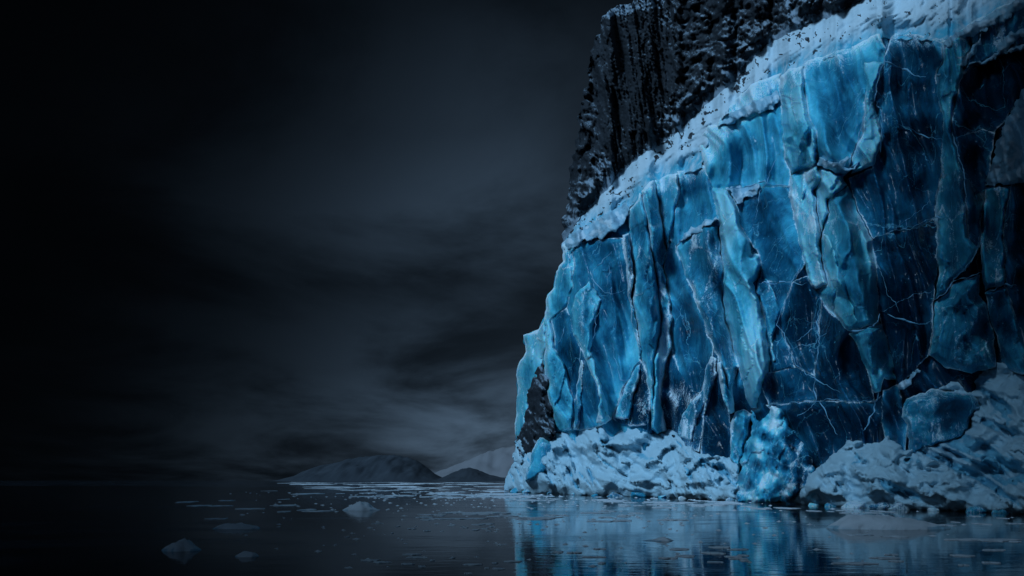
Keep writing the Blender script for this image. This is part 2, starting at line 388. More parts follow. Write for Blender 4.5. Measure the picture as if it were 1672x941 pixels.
S = [  # name, thickness, bubbliness, rime, facets, outline
 ('ice_pane', .8, 0.3, 0.06, 2, [(900, 520), (926, 503), (932, 520), (940, 553), (950, 580), (948, 640), (936, 655), (925, 600), (911, 580)]),
 ('ice_pane', 1.2, 0.4, 0.08, 3, [(926, 504), (936, 470), (940, 440), (935, 410), (947, 398), (985, 392), (1017, 390), (1019, 415), (1022, 445), (1027, 485), (1032, 520), (1039, 560), (1045, 588), (1032, 604), (1012, 640), (1003, 672), (999, 681), (988, 686), (980, 648), (972, 622), (958, 590), (945, 562), (937, 548), (930, 520)]),
 ('ice_pane', .7, 0.36, 0.11, 2, [(945, 562), (958, 590), (972, 622), (980, 648), (986, 690), (960, 700), (936, 700), (937, 660), (945, 625), (947, 600)]),
 ('ice_pane', .6, 0.42, 0.1, 2, [(1090, 408), (1105, 385), (1104, 402), (1116, 448), (1128, 473), (1142, 511), (1156, 547), (1165, 566), (1160, 600), (1150, 640), (1135, 655), (1115, 620), (1105, 590), (1098, 560), (1098, 520), (1092, 480), (1086, 440)]),
 ('ice_pane', .6, 0.28, .5, 3, [(1096, 560), (1108, 600), (1135, 640), (1152, 640), (1148, 690), (1140, 735), (1110, 730), (1080, 715), (1073, 700), (1082, 645), (1089, 595)]),
 ('ice_pane', .7, 0.26, 0.11, 2, [(1153, 590), (1167, 563), (1173, 590), (1182, 650), (1192, 690), (1192, 750), (1165, 755), (1143, 745), (1150, 690), (1148, 640)]),
 ('ice_pane', .5, 0.14, .45, 2, [(1047, 588), (1056, 615), (1061, 656), (1055, 690), (1030, 695), (1003, 683), (1011, 652), (1032, 605)]),
 ('ice_pane', .9, 0.44, 0.17, 3, [(1107, 282), (1146, 272), (1152, 276), (1160, 306), (1167, 346), (1172, 366), (1147, 367), (1126, 380), (1104, 402), (1094, 390), (1105, 340), (1111, 310)]),
 ('ice_pane', 1.8, 0.56, 0.07, 2, [(1146, 222), (1160, 208), (1220, 193), (1272, 172), (1276, 192), (1278, 241), (1282, 268), (1290, 286), (1288, 304), (1230, 306), (1186, 309), (1160, 306), (1152, 276), (1145, 240)]),
 ('ice_pane', 1.6, 0.58, 0.17, 2, [(1172, 206), (1182, 185), (1226, 141), (1272, 121), (1273, 174), (1220, 194)]),
 ('ice_pane', .7, 0.36, 0.03, 1, [(1186, 309), (1230, 307), (1288, 305), (1292, 342), (1301, 384), (1312, 429), (1294, 460), (1240, 459), (1244, 435), (1240, 415), (1226, 393), (1211, 368), (1201, 325)]),
 ('ice_pane', .8, 0.34, 0.07, 1, [(1240, 461), (1293, 462), (1283, 492), (1271, 527), (1285, 560), (1298, 598), (1258, 606), (1253, 556), (1250, 518), (1242, 500)]),
 ('ice_pane', .6, 0.2, 0.03, 1, [(1295, 461), (1318, 454), (1330, 474), (1341, 492), (1335, 530), (1336, 560), (1329, 612), (1312, 606), (1299, 597), (1287, 560), (1272, 528)]),
 ('ice_pane', .4, 0.1, 0.02, 1, [(1342, 493), (1360, 518), (1390, 545), (1406, 583), (1422, 630), (1427, 655), (1380, 653), (1335, 654), (1330, 612), (1337, 560)]),
 ('ice_pane', .7, 0.22, 0.07, 1, [(1256, 610), (1299, 600), (1329, 616), (1333, 654), (1290, 657), (1255, 658), (1246, 632)]),
 ('ice_pane', .5, 0.13, 0.07, 1, [(1252, 661), (1335, 657), (1425, 657), (1440, 646), (1438, 690), (1450, 740), (1400, 745), (1330, 760), (1300, 715)]),
 ('ice_pane', 1.8, 0.54, 0.04, 2, [(1314, 106), (1330, 98), (1372, 86), (1400, 75), (1436, 56), (1444, 80), (1443, 100), (1435, 130), (1412, 165), (1408, 215), (1392, 250), (1386, 276), (1377, 286), (1340, 266), (1335, 250), (1333, 213), (1322, 187), (1316, 145)]),
 ('ice_pane', 1.5, 0.26, 0.04, 2, [(1444, 97), (1453, 66), (1462, 57), (1540, 63), (1537, 100), (1526, 130), (1530, 155), (1538, 200), (1535, 290), (1525, 335), (1524, 357), (1495, 371), (1460, 378), (1425, 388), (1412, 360), (1395, 320), (1388, 290), (1425, 272), (1440, 230), (1435, 195), (1428, 167), (1438, 130)]),
 ('ice_pane', .6, 0.1, 0.03, 2, [(1426, 391), (1460, 381), (1496, 373), (1525, 360), (1530, 400), (1528, 440), (1523, 480), (1520, 540), (1515, 580), (1490, 605), (1465, 628), (1458, 600), (1448, 553), (1440, 530), (1435, 500), (1432, 440)]),
 ('ice_pane', 1.2, 0.12, 0.03, 2, [(1574, 120), (1600, 105), (1640, 84), (1700, 66), (1860, 40), (1860, 160), (1672, 150), (1645, 190), (1622, 218), (1600, 214), (1556, 224), (1558, 177)]),
 ('ice_pane', .8, 0.24, 0.07, 2, [(1560, 226), (1605, 214), (1624, 220), (1618, 260), (1608, 305), (1602, 360), (1599, 402), (1582, 392), (1580, 350), (1576, 306)]),
 ('ice_pane', .8, 0.16, 0.07, 2, [(1652, 302), (1720, 290), (1860, 280), (1860, 640), (1690, 620), (1672, 552), (1642, 462), (1640, 380), (1644, 338)]),
 ('ice_pane', .9, 0.34, 0.06, 2, [(1443, 640), (1466, 630), (1472, 650), (1480, 690), (1478, 745), (1450, 735), (1440, 680)]),
 ('ice_pane', 2.2, .5, .5, 2, [(1538, 70), (1572, 48), (1600, 30), (1660, 2), (1860, -50), (1860, 62), (1672, 76), (1600, 106), (1572, 120), (1592, 76)]),
 # standing and leaning columns
 ('ice_column', 1.6, 0.6, 0.3, 3, [(888, 535), (893, 484), (905, 468), (908, 445), (920, 425), (917, 402), (935, 390), (945, 398), (936, 412), (938, 440), (936, 470), (926, 503), (903, 522)]),
 ('ice_column', 2.6, 0.66, 0.25, 3, [(855, 548), (880, 538), (891, 522), (892, 560), (884, 610), (868, 640), (862, 680), (855, 720), (842, 735), (841, 690), (845, 640), (843, 605), (858, 575)]),
 ('ice_column', 3.4, 0.62, 0.14, 3, [(890, 524), (898, 516), (905, 556), (912, 580), (922, 592), (930, 620), (937, 647), (938, 672), (934, 702), (903, 712), (901, 680), (895, 645), (890, 605), (889, 565)]),
 ('ice_column', 2.4, 0.6, 0.3, 3, [(928, 505), (940, 478), (962, 455), (972, 470), (985, 490), (980, 505), (970, 540), (968, 575), (978, 610), (988, 640), (998, 678), (988, 690), (978, 650), (968, 618), (955, 590), (945, 562), (937, 548), (931, 520)]),
 ('ice_column', 2.0, 0.36, 0.55, 2, [(1016, 384), (1026, 381), (1030, 400), (1033, 424), (1035, 452), (1031, 478), (1035, 500), (1043, 540), (1049, 588), (1044, 585), (1037, 551), (1030, 517), (1025, 475), (1021, 434)]),
 ('ice_column', 3.0, 0.52, 0.18, 3, [(1026, 345), (1047, 312), (1052, 330), (1057, 370), (1064, 411), (1068, 432), (1073, 466), (1078, 496), (1080, 540), (1071, 575), (1068, 610), (1070, 650), (1068, 690), (1062, 690), (1060, 648), (1055, 615), (1051, 594), (1045, 580), (1043, 545), (1034, 500), (1036, 455), (1033, 420), (1029, 390)]),
 ('ice_column', 2.6, 0.56, 0.4, 2, [(1048, 311), (1060, 296), (1067, 293), (1075, 331), (1084, 378), (1090, 412), (1084, 436), (1070, 432), (1065, 410), (1058, 367)]),
 ('ice_column', 2.4, 0.58, 0.45, 2, [(1066, 293), (1088, 284), (1108, 282), (1112, 310), (1105, 340), (1098, 370), (1093, 395), (1091, 412), (1084, 378), (1075, 331)]),
 ('frosted_ice_column', 3.6, 0.62, 0.95, 3, [(1069, 430), (1073, 420), (1083, 434), (1090, 466), (1096, 496), (1100, 517), (1096, 545), (1099, 570), (1088, 598), (1080, 645), (1090, 705), (1074, 712), (1062, 700), (1064, 660), (1068, 626), (1067, 584), (1078, 545), (1078, 498), (1071, 455)]),
 ('frosted_ice_column', 3.0, 0.48, 0.55, 3, [(1104, 402), (1113, 393), (1126, 379), (1147, 367), (1170, 364), (1174, 389), (1178, 421), (1181, 445), (1178, 465), (1180, 492), (1185, 523), (1191, 540), (1200, 577), (1206, 598), (1196, 634), (1198, 668), (1188, 650), (1184, 615), (1173, 586), (1165, 564), (1156, 547), (1142, 511), (1128, 473), (1116, 448)]),
 ('frosted_ice_column', 3.2, 0.66, 0.85, 2, [(1170, 590), (1177, 590), (1185, 618), (1196, 650), (1200, 672), (1188, 676), (1182, 659), (1173, 622)]),
 ('frosted_ice_column', 3.0, 0.55, 0.7, 2, [(1153, 596), (1160, 580), (1170, 585), (1172, 610), (1163, 640), (1154, 668), (1148, 690), (1147, 650), (1150, 620)]),
 ('frosted_ice_column', 2.4, .5, .8, 2, [(1003, 682), (1012, 650), (1030, 612), (1047, 589), (1043, 622), (1035, 652), (1028, 686)]),
 ('frosted_ice_column', 2.2, .45, .75, 2, [(1100, 712), (1112, 680), (1126, 656), (1151, 632), (1153, 652), (1141, 682), (1130, 724)]),
 ('frosted_ice_column', 2.4, .5, .8, 2, [(1190, 700), (1200, 672), (1214, 668), (1227, 677), (1222, 702), (1214, 742), (1204, 775), (1193, 750)]),
 ('frosted_ice_column', 1.8, .5, .7, 2, [(936, 702), (940, 660), (945, 602), (950, 582), (954, 602), (951, 640), (947, 680), (945, 702)]),
 ('frosted_ice_column', 1.8, .5, .6, 2, [(970, 692), (975, 666), (982, 645), (989, 660), (1000, 684), (990, 692)]),
 ('ice_column', 5.0, 0.8, 0.14, 4, [(1160, 306), (1186, 309), (1201, 325), (1211, 368), (1225, 393), (1227, 416), (1241, 416), (1245, 435), (1237, 456), (1228, 462), (1238, 480), (1243, 501), (1251, 518), (1254, 556), (1259, 588), (1256, 608), (1247, 630), (1236, 652), (1236, 668), (1227, 666), (1219, 650), (1213, 629), (1205, 599), (1199, 577), (1190, 539), (1184, 522), (1179, 490), (1178, 462), (1180, 441), (1177, 402), (1172, 368), (1167, 346)]),
 ('ice_column', 1.8, 0.48, 0.25, 2, [(1237, 456), (1254, 450), (1265, 477), (1275, 505), (1270, 530), (1262, 560), (1268, 590), (1260, 596), (1254, 556), (1251, 518), (1243, 501), (1236, 478)]),
 ('ice_column', 4.2, 0.76, 0.34, 3, [(1272, 122), (1290, 110), (1313, 106), (1316, 145), (1322, 187), (1333, 213), (1336, 255), (1336, 270), (1312, 277), (1291, 288), (1282, 268), (1278, 241), (1276, 192), (1273, 177)]),
 ('frosted_ice_column', 4.4, 0.74, 0.8, 3, [(1291, 287), (1312, 277), (1336, 269), (1340, 290), (1331, 312), (1334, 346), (1340, 382), (1338, 402), (1346, 440), (1351, 466), (1331, 476), (1319, 454), (1312, 429), (1301, 384), (1292, 342), (1288, 306)]),
 ('ice_column', 3.4, 0.85, 0.15, 2, [(1337, 274), (1356, 279), (1376, 286), (1383, 303), (1368, 316), (1352, 326), (1353, 346), (1346, 366), (1341, 382), (1335, 346), (1332, 312), (1340, 290)]),
 ('ice_column', 3.2, 0.52, 0.22, 4, [(1342, 383), (1347, 366), (1354, 346), (1353, 326), (1369, 316), (1384, 304), (1391, 317), (1400, 343), (1415, 377), (1425, 394), (1431, 429), (1433, 470), (1436, 503), (1434, 527), (1388, 543), (1378, 536), (1352, 505), (1341, 490), (1331, 477), (1352, 466), (1347, 440), (1339, 402)]),
 ('ice_column', 3.8, 0.74, 0.12, 2, [(1342, 385), (1352, 380), (1362, 400), (1372, 425), (1380, 455), (1390, 490), (1405, 525), (1390, 540), (1378, 533), (1362, 512), (1355, 480), (1352, 455), (1345, 420)]),
 ('ice_column', 2.8, 0.54, 0.2, 3, [(1386, 545), (1412, 536), (1434, 527), (1443, 533), (1449, 553), (1456, 577), (1464, 622), (1443, 618), (1438, 640), (1428, 642), (1421, 630), (1405, 583), (1395, 556)]),
 ('ice_column', 2.4, 0.7, 0.42, 3, [(1410, 100), (1435, 98), (1444, 100), (1436, 140), (1429, 167), (1436, 195), (1441, 230), (1430, 268), (1388, 285), (1394, 250), (1410, 215), (1412, 165)]),
 ('ice_column', 3.6, 0.5, 0.3, 4, [(1540, 66), (1572, 50), (1592, 75), (1573, 108), (1574, 122), (1562, 156), (1558, 177), (1555, 215), (1562, 240), (1575, 293), (1578, 336), (1582, 385), (1598, 404), (1576, 440), (1553, 461), (1545, 477), (1526, 488), (1534, 445), (1530, 430), (1530, 395), (1525, 340), (1535, 290), (1538, 195), (1528, 150), (1525, 130), (1537, 100)]),
 ('ice_column', 3.0, 0.44, 0.22, 4, [(1526, 494), (1545, 480), (1554, 464), (1575, 457), (1601, 449), (1598, 479), (1613, 503), (1621, 538), (1627, 600), (1584, 610), (1542, 600), (1517, 580), (1521, 550), (1523, 520)]),
 ('ice_column', 3.0, 0.46, 0.4, 3, [(1610, 304), (1652, 302), (1644, 338), (1638, 370), (1641, 400), (1642, 462), (1609, 475), (1603, 445), (1600, 400), (1602, 370), (1606, 327)]),
 ('ice_column', 2.2, 0.36, 0.2, 2, [(1609, 477), (1642, 465), (1651, 490), (1661, 520), (1673, 552), (1692, 612), (1640, 606), (1632, 570), (1622, 538), (1614, 503)]),
]
for i, (nm, T, cl, fr, nf, poly) in enumerate(S):
    T = T*.45 if nm == 'ice_pane' else T*1.25
    pane = nm == 'ice_pane'
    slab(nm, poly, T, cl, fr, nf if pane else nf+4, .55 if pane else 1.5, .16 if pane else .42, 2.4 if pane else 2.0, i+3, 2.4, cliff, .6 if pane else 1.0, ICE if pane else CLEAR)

# snow lying on ledges of the cliff
def patch(poly, lift, seed, parent=cliff, name='snow_ledge', holes=.3):
    def fn(x, y, dl):
        sc = Ywall(x, y)/75.
        lf = lift*.55
        o = lf*(.75+.25*(1-np.exp(-dl/6.0)))+fbm(x*.06, y*.06, 4, seed)*.16+ridge(x*.03+y*.05, y*.03-x*.02, 3, seed+3)*.16
        return Ywall(x, y)-o*sc, {'bare': np.clip(holes+.12+fbm(x*.07, y*.06, 4, seed+9)*.8+.5*np.exp(-dl/4), 0, 1)}
    return relief(name, poly, 2.2, fn, SNOW, parent, 5.0, .08, 4.0+lift, None, seed)
patch([(1187, 306), (1215, 305), (1240, 300), (1238, 314), (1222, 322), (1204, 333), (1196, 322)], 2.4, 301)
patch([(1336, 258), (1352, 262), (1365, 267), (1389, 254), (1378, 270), (1386, 276), (1400, 268), (1384, 282), (1368, 282), (1350, 276), (1337, 271)], 3.6, 302)
patch([(1112, 394), (1126, 377), (1150, 361), (1171, 352), (1172, 364), (1150, 372), (1132, 384)], 3.4, 303)
patch([(1200, 180), (1245, 160), (1272, 146), (1272, 172), (1240, 184), (1204, 198), (1172, 207)], 2.6, 304, holes=.45)
patch([(1860, 60), (1860, 240), (1700, 270), (1668, 300), (1640, 300), (1609, 306), (1616, 280), (1626, 236), (1645, 192), (1672, 146)], 2.6, 305, holes=.5)
patch([(1464, 630), (1480, 618), (1500, 600), (1503, 606), (1488, 626), (1470, 634)], 1.8, 306)
patch([(918, 404), (928, 388), (960, 368), (1000, 344), (1024, 330), (1028, 348), (1012, 372), (985, 388), (962, 392), (945, 398), (930, 412)], 2.0, 307, holes=.42)

# raised seams where old fractures froze shut
FR, t_, b_ = mat('frozen_seam')
b_.inputs['Base Color'].default_value = (.18, .44, .64, 1); b_.inputs['Roughness'].default_value = .5
def seam(pl, w=1.0, off=1.6, seed=0):
    pa = [np.array(p, float) for p in pl]
    pts = []
    for a, b in zip(pa[:-1], pa[1:]):
        k = max(2, int(np.linalg.norm(b-a)/3.0))
        pts += [a+(b-a)*i/k for i in range(k)]
    pts.append(pa[-1]); q = np.array(pts)
    q = q+np.stack([fbm(q[:, 0]*.09, q[:, 1]*.09, 3, seed), fbm(q[:, 0]*.09, q[:, 1]*.09, 3, seed+50)], 1)*2.6
    Y = Ywall(q[:, 0], q[:, 1])*(1-off/75.)
    W = np.stack([(q[:, 0]-CX)/F*Y, Y, CAMH+(HY-q[:, 1])/F*Y], 1)
    n = len(q); tt = np.linspace(0, 1, n)
    rad = w*.03*(Y/75.)*(.35+.9*np.abs(pn(tt*n*.13, tt*0+seed*.37, seed))*2)*np.minimum(1, np.minimum(tt, 1-tt)*8+.15)
    V = []; Fc = []
    for i in range(n):
        d = W[min(i+1, n-1)]-W[max(i-1, 0)]; d /= np.linalg.norm(d)+1e-9
        s = np.cross(d, (0, 1, 0)); s /= np.linalg.norm(s)+1e-9; u = np.cross(s, d)
        for k in range(5):
            a = k*2*math.pi/5; V.append(W[i]+(s*math.cos(a)+u*math.sin(a)*2.0)*rad[i])
        if i:
            for k in range(5):
                a = (i-1)*5+k; b = (i-1)*5+(k+1) % 5; Fc.append((a, b, b+5, a+5))
    return mesh_obj('frozen_seam', V, Fc, FR, cliff)
K = [
 ([(1383, 275), (1393, 249), (1402, 226), (1412, 188), (1423, 171), (1428, 167), (1431, 147), (1436, 118), (1444, 99), (1444, 82), (1453, 63)], 1.5, 4.4),
 ([(1444, 99), (1460, 107), (1478, 115), (1500, 126), (1512, 128)], 1.2, 2.4), ([(1383, 275), (1400, 267), (1418, 256)], 1.3, 4),
 ([(1410, 216), (1420, 203), (1424, 195), (1435, 186)], 1.3, 4), ([(1465, 202), (1497, 215), (1516, 225), (1538, 227)], .8, 2.2),
 ([(1424, 388), (1440, 384), (1455, 378), (1460, 376), (1483, 374), (1505, 364), (1524, 357), (1545, 354)], 1.3, 2.0),
 ([(1460, 376), (1475, 362), (1495, 350), (1510, 338), (1518, 325)], .8, 2.2), ([(1431, 430), (1445, 460), (1450, 480), (1462, 498), (1468, 510)], .9, 1.5),
 ([(1436, 511), (1460, 499), (1490, 482), (1510, 478), (1524, 476)], .8, 1.5), ([(1450, 515), (1468, 520), (1485, 525), (1495, 530), (1510, 530), (1518, 525)], 1.2, 1.5),
 ([(1388, 542), (1405, 538), (1425, 533), (1433, 525), (1435, 512)], 1.6, 4.2),
 ([(1186, 308), (1215, 306), (1235, 300), (1248, 297), (1258, 303), (1270, 303), (1288, 303)], 1.3, 2.6),
 ([(1278, 240), (1265, 265), (1252, 295), (1240, 315), (1236, 345), (1233, 360)], .9, 2.6),
 ([(1236, 462), (1250, 460), (1258, 465), (1275, 462), (1290, 460), (1307, 465), (1318, 462)], 1.2, 2.2),
 ([(1310, 420), (1305, 440), (1293, 460), (1284, 490), (1273, 520), (1269, 530), (1280, 545), (1288, 570), (1298, 595), (1310, 605), (1328, 617), (1350, 630), (1372, 642)], 1.1, 1.9),
 ([(1342, 492), (1335, 510), (1335, 530), (1337, 550), (1335, 580), (1328, 610), (1330, 640), (1333, 655)], 1.2, 1.6),
 ([(1290, 570), (1310, 564), (1330, 562), (1338, 552), (1350, 545)], .9, 1.7), ([(1300, 557), (1318, 545), (1333, 533)], .9, 1.7),
 ([(1262, 660), (1290, 658), (1330, 656), (1355, 652), (1380, 655), (1425, 655)], .9, 1.7),
 ([(1333, 655), (1320, 670), (1300, 680)], .9, 1.5), ([(1335, 655), (1345, 665), (1352, 685), (1362, 700), (1368, 710)], .9, 1.5),
 ([(1523, 492), (1545, 478), (1553, 462), (1575, 440), (1590, 420), (1597, 405)], 1.6, 4.2), ([(1553, 461), (1575, 455), (1590, 448), (1602, 445)], 1.0, 4),
 ([(1000, 410), (985, 425), (970, 440), (966, 455), (980, 470), (988, 478), (1005, 480), (1023, 472)], 1.1, 2.4),
 ([(995, 430), (994, 450), (990, 468)], .8, 2.4), ([(982, 505), (972, 520), (972, 535), (968, 555)], 1.2, 3.6), ([(912, 562), (918, 548), (921, 537)], 1, 2),
 ([(1610, 477), (1626, 472), (1642, 463), (1660, 466)], 1.0, 3.6), ([(1430, 165), (1438, 180), (1441, 215), (1436, 250)], .8, 3.4),
 ([(1555, 215), (1562, 240), (1575, 293), (1578, 336)], 1.2, 3.4), ([(1560, 226), (1585, 216), (1604, 213)], .8, 2.2),
 ([(1435, 640), (1431, 652), (1426, 672), (1418, 690), (1410, 705)], 1.6, 1.8), ([(1000, 560), (1008, 600), (1014, 620), (1030, 628)], 1.0, 1.8),
]
for i, (pl, w, of) in enumerate(K): seam(pl, w, of, 400+i)

# ------------------------------------------------------------------ rock and snow above
def rockfn(x, y, dl):
    Y0 = Yslope(x, np.maximum(y, -200))
    # rock stands steeper than the snow: lay it on a plane leaning back gently from the snow's upper edge
    ry = rock_y(x); yr = Yslope(x, ry)+1.0; zr = CAMH+(HY-ry)/F*yr
    k = .32
    Y = (yr+k*(CAMH-zr))/(1-k*(HY-y)/F)
    edge = np.clip((965-x)/60., 0, 1)**2*14
    g = sm(960, 1120, x)                                # bedding turns from upright to slanting
    ca = x*(.95-.25*g)+y*(.1+.6*g); aa = -x*(.1+.55*g)+y*.9
    wv = fbm(x*.012, y*.012, 3, 3)*.6
    o = ridge(ca*.02+wv*2, aa*.009+wv, 3, 5)*.7+ridge(ca*.06+wv, aa*.03+wv, 4, 6, .5)*.6+fbm(ca*.03, aa*.02, 4, 15)*1.5+np.abs(fbm(aa*.04, ca*.008, 3, 16))*.7
    k1, k2, kr = worley(ca*.028+wv, aa*.02+wv, 21); q1, q2, qr = worley(ca*.08+wv*2, aa*.06, 22)
    o = o+kr*2.2+qr*.7
    sn = .30*fbm(x*.012, y*.012, 3, 70)+.5*sm(120, 0, np.abs(y-ry))+.7*sm(36, 0, np.abs(y-ry))+.9*sm(18, 4, np.abs(y-(20-(x-985)*.2)))*sm(1100, 1060, x)-.12
    return Y-o*Y/90.*(.15+.85*sm(0, 45, ry-y))+edge+np.clip((y-ry)/20, 0, 1)*3, {'snow': sn}
rock_y = lerp([880, 918, 940, 970, 1010, 1040, 1075, 1110, 1140, 1165, 1200, 1230, 1260, 1300, 1350, 1400, 1440, 1500, 1700, 2000],
              [425, 398, 372, 338, 300, 268, 244, 224, 190, 170, 142, 104, 78, 58, 42, 18, -10, -60, -190, -330])
rock = relief('rock_cliff', [(917, 400), (920, 355), (928, 320), (930, 280), (940, 240), (944, 215), (950, 170), (960, 130), (963, 90), (975, 60), (984, 26), (1000, 12), (1030, 4), (1060, -14),
     (1120, -40), (1200, -70), (1400, -80), (1480, -80), (1470, -20), (1440, 20), (1330, 80), (1200, 180), (1100, 255), (1000, 330), (935, 405)],
     2.3, rockfn, ROCK, None, 6.0, .06, 30.0, (20, 120, 40), 2)
tag(rock, kind='structure')
SLP, t, b = mat('wind_packed_snow_slope')
pos = t.geo()
mp = t.map(pos, (1, 1, 1), (.3, .9, .2))
st = t.noise(t.map(mp, (.35, 1.6, 1.0)), .8, 6, .65, .6)
rk = t.rng(t.math('ADD', t.attr('bare'), t.math('MULTIPLY', t.math('SUBTRACT', t.noise(pos, 2.2, 6, .7), .5), 1.2)), .45, .62)
t.put(b.inputs['Base Color'], t.mix(rk, t.mix(t.math('MULTIPLY', t.attr('icy'), t.rng(t.noise(pos, .8, 5, .65), .3, .6)), t.mix(t.noise(pos, .4, 4, .6), (.42, .60, .71, 1), (.54, .70, .79, 1)), (.06, .42, .6, 1)), t.ramp(t.noise(t.map(mp, (.6, 1.6, 1)), 2.4, 8, .72, .4), [(.35, (.006, .009, .014)), (.55, (.03, .04, .05)), (.66, (.3, .42, .54))])))
b.inputs['Roughness'].default_value = .85; b.inputs['Specular IOR Level'].default_value = .25
t.put(b.inputs['Normal'], t.bump(t.noise(pos, 1.2, 8, .65, .3), .5, .45))
def slopefn(x, y, dl):
    Y = Yslope(x, y)
    a = x*.77-y*.64; c = x*.64+y*.77                    # along and across the wind-blown ribs
    o = ridge(c*.05+fbm(x*.01, y*.01, 2, 54), a*.008, 3, 55)*.55+fbm(c*.05, a*.012, 4, 56)*.8+fbm(x*.2, y*.2, 2, 57)*.05
    ry = rock_y(x)
    up = sm(40, 0, y-ry)
    hump = 1.6*np.exp(-((x-1455)/45)**2-((y-28)/22)**2)
    low = sm(0, 34, top_y(x)-y)
    return Y-((o+.5)*(.1+.9*low)*(.25+.75*sm(0, 25, y-ry))+hump*low)*Y/75., {'icy': np.clip(1-low+.5*fbm(x*.03, y*.03, 4, 59)*(1-low), 0, 1), 'bare': sm(.0, .16, fbm(c*.12+fbm(x*.05, y*.05, 2, 61), a*.05, 4, 58, .7)-.78+.26*up+.55*np.clip(fbm(x*.018, y*.02, 3, 62), -.4, 1)+.22*np.exp(-((x-1165)/34)**2-((y-182)/18)**2)+.1*fbm(x*.015, y*.015, 2, 57)-.25*sm(1370, 1430, x))}
slope = relief('snow_slope', [(917, 402), (938, 366), (972, 328), (1012, 288), (1042, 256), (1080, 232), (1112, 212), (1140, 180), (1166, 160), (1200, 130), (1230, 92), (1262, 66), (1300, 46), (1350, 30), (1405, 0),
     (1440, -30), (1500, -80), (1700, -90), (1880, -95), (1880, -60), (1672, 8), (1640, 26), (1600, 40), (1560, 62), (1540, 68), (1436, 62), (1400, 80), (1330, 103), (1272, 128), (1226, 150), (1182, 192), (1150, 250), (1146, 276), (1110, 288), (1062, 300), (1044, 326), (1020, 345), (960, 380), (930, 405)],
     2.1, slopefn, SLP, None, 3.0, .06, 12.0, (20, 100, 40), 3)
tag(slope, kind='structure')
# snow ribs running down over the cliff top at the right
for i, pl in enumerate([[(1540, 70), (1558, 54), (1600, 34), (1650, 4), (1700, -20), (1700, 0), (1660, 22), (1612, 50), (1575, 62), (1548, 82)],
                        [(1530, 122), (1548, 112), (1566, 100), (1590, 72), (1604, 56), (1600, 76), (1590, 92), (1572, 108), (1550, 118)],
                        [(1572, 108), (1600, 102), (1622, 92), (1632, 78), (1640, 60), (1680, 40), (1700, 44), (1660, 66), (1640, 88), (1606, 106)],
                        [(1640, 88), (1660, 76), (1700, 60), (1860, 20), (1860, 60), (1700, 74), (1670, 82)]]):
    patch(pl, 3.6, 320+i, holes=.25)

# ------------------------------------------------------------------ heaps at the foot
def heap(name, poly, seed, kz=.95, lump=1.0, ice=0.0, label='', cat='', mat_=None, step=2.2, dcap=7.0):
    def fn(x, y, dl):
        d = Dfoot(x)
        r = np.minimum(kz*(HY-y)/F, .7)
        Y = (d+kz*CAMH)/(1-r)
        Y = np.minimum(Y, d+dcap+.2*(Y-d))
        s = 75./d                                        # pixels shrink with distance: keep lump sizes in metres
        a = (-x*.78+y*.63)/s; c = (x*.63+y*.78)/s
        wx = fbm(x*.015, y*.02, 3, seed)*.7; wy = fbm(x*.04/s, y*.05/s, 3, seed+30)*.35
        f1, f2, rr = worley(c*.018+wx, a*.009+wx, seed)
        o = rr*2.2+fbm(x*.014, y*.02, 3, seed+2)*2.6+ridge(c*.018+wx, a*.011+wx, 3, seed+3, .42)*.6
        o = o+ridge(c*.05+wy*1.6, a*.034+wy*1.6, 3, seed+8, .5)*.26*(.3+1.4*sm(-.4, .5, fbm(x*.02, y*.03, 2, seed+19)))+fbm(x*.09/s, y*.1/s, 3, seed+7, .5)*.2
        cave = np.clip(fbm(x*.03/s+9, y*.045/s, 3, seed+11)-.27, 0, 1)*sm(2, 30, foot_y(x)-y)
        o = o-cave*3.5
        o = o*(.35+.65*sm(-3, 34, foot_y(x)-y))
        rndg = (1-np.exp(-dl/7.0))*1.6
        bare = ice+.7*sm(.0, .3, cave)+.2*sm(818, 835, y+(d*0)+(828-foot_y(x)))+fbm(x*.018, y*.03, 4, seed+13)*.45+.4*sm(.12, .0, f2-f1)-.1
        return Y-(o*lump+rndg-1.2)*(d/75.), {'bare': np.clip(bare, 0, 1)}
    xs = [p[0] for p in poly]; mx = min(max(xs), 1672)*.5+min(xs)*.5
    o = relief(name, poly, step, fn, mat_ or HEAP, None, 4.0, .07, 6.0, (float((mx-CX)/F*Dfoot(mx)), float(Dfoot(mx)), 0), seed)
    return tag(o, label, cat)
heap('frosted_rock', [(888, 588), (893, 615), (897, 645), (903, 680), (905, 715), (880, 740), (845, 745), (846, 715), (858, 680), (862, 640), (872, 614)], 601, .35, .7, .0,
     'steep frost-streaked dark rock between the leftmost blue ice columns', 'rock', ROCK)
heap('snow_heap', [(824, 802), (826, 780), (837, 756), (842, 722), (856, 713), (866, 698), (884, 704), (903, 708), (930, 700), (948, 692), (962, 683), (972, 684), (985, 690), (995, 682), (1010, 679), (1026, 681), (1036, 692), (1055, 684), (1063, 700), (1076, 705), (1095, 701), (1110, 714), (1122, 726), (1150, 742), (1190, 746), (1204, 760), (1208, 790), (1205, 819),
     (1150, 816), (1080, 813.5), (1020, 812), (985, 811.5), (940, 809), (880, 807)], 611, .9, 1.0, .05, 'long lumpy snow heap at the far left end of the ice cliff foot', 'snow heap')
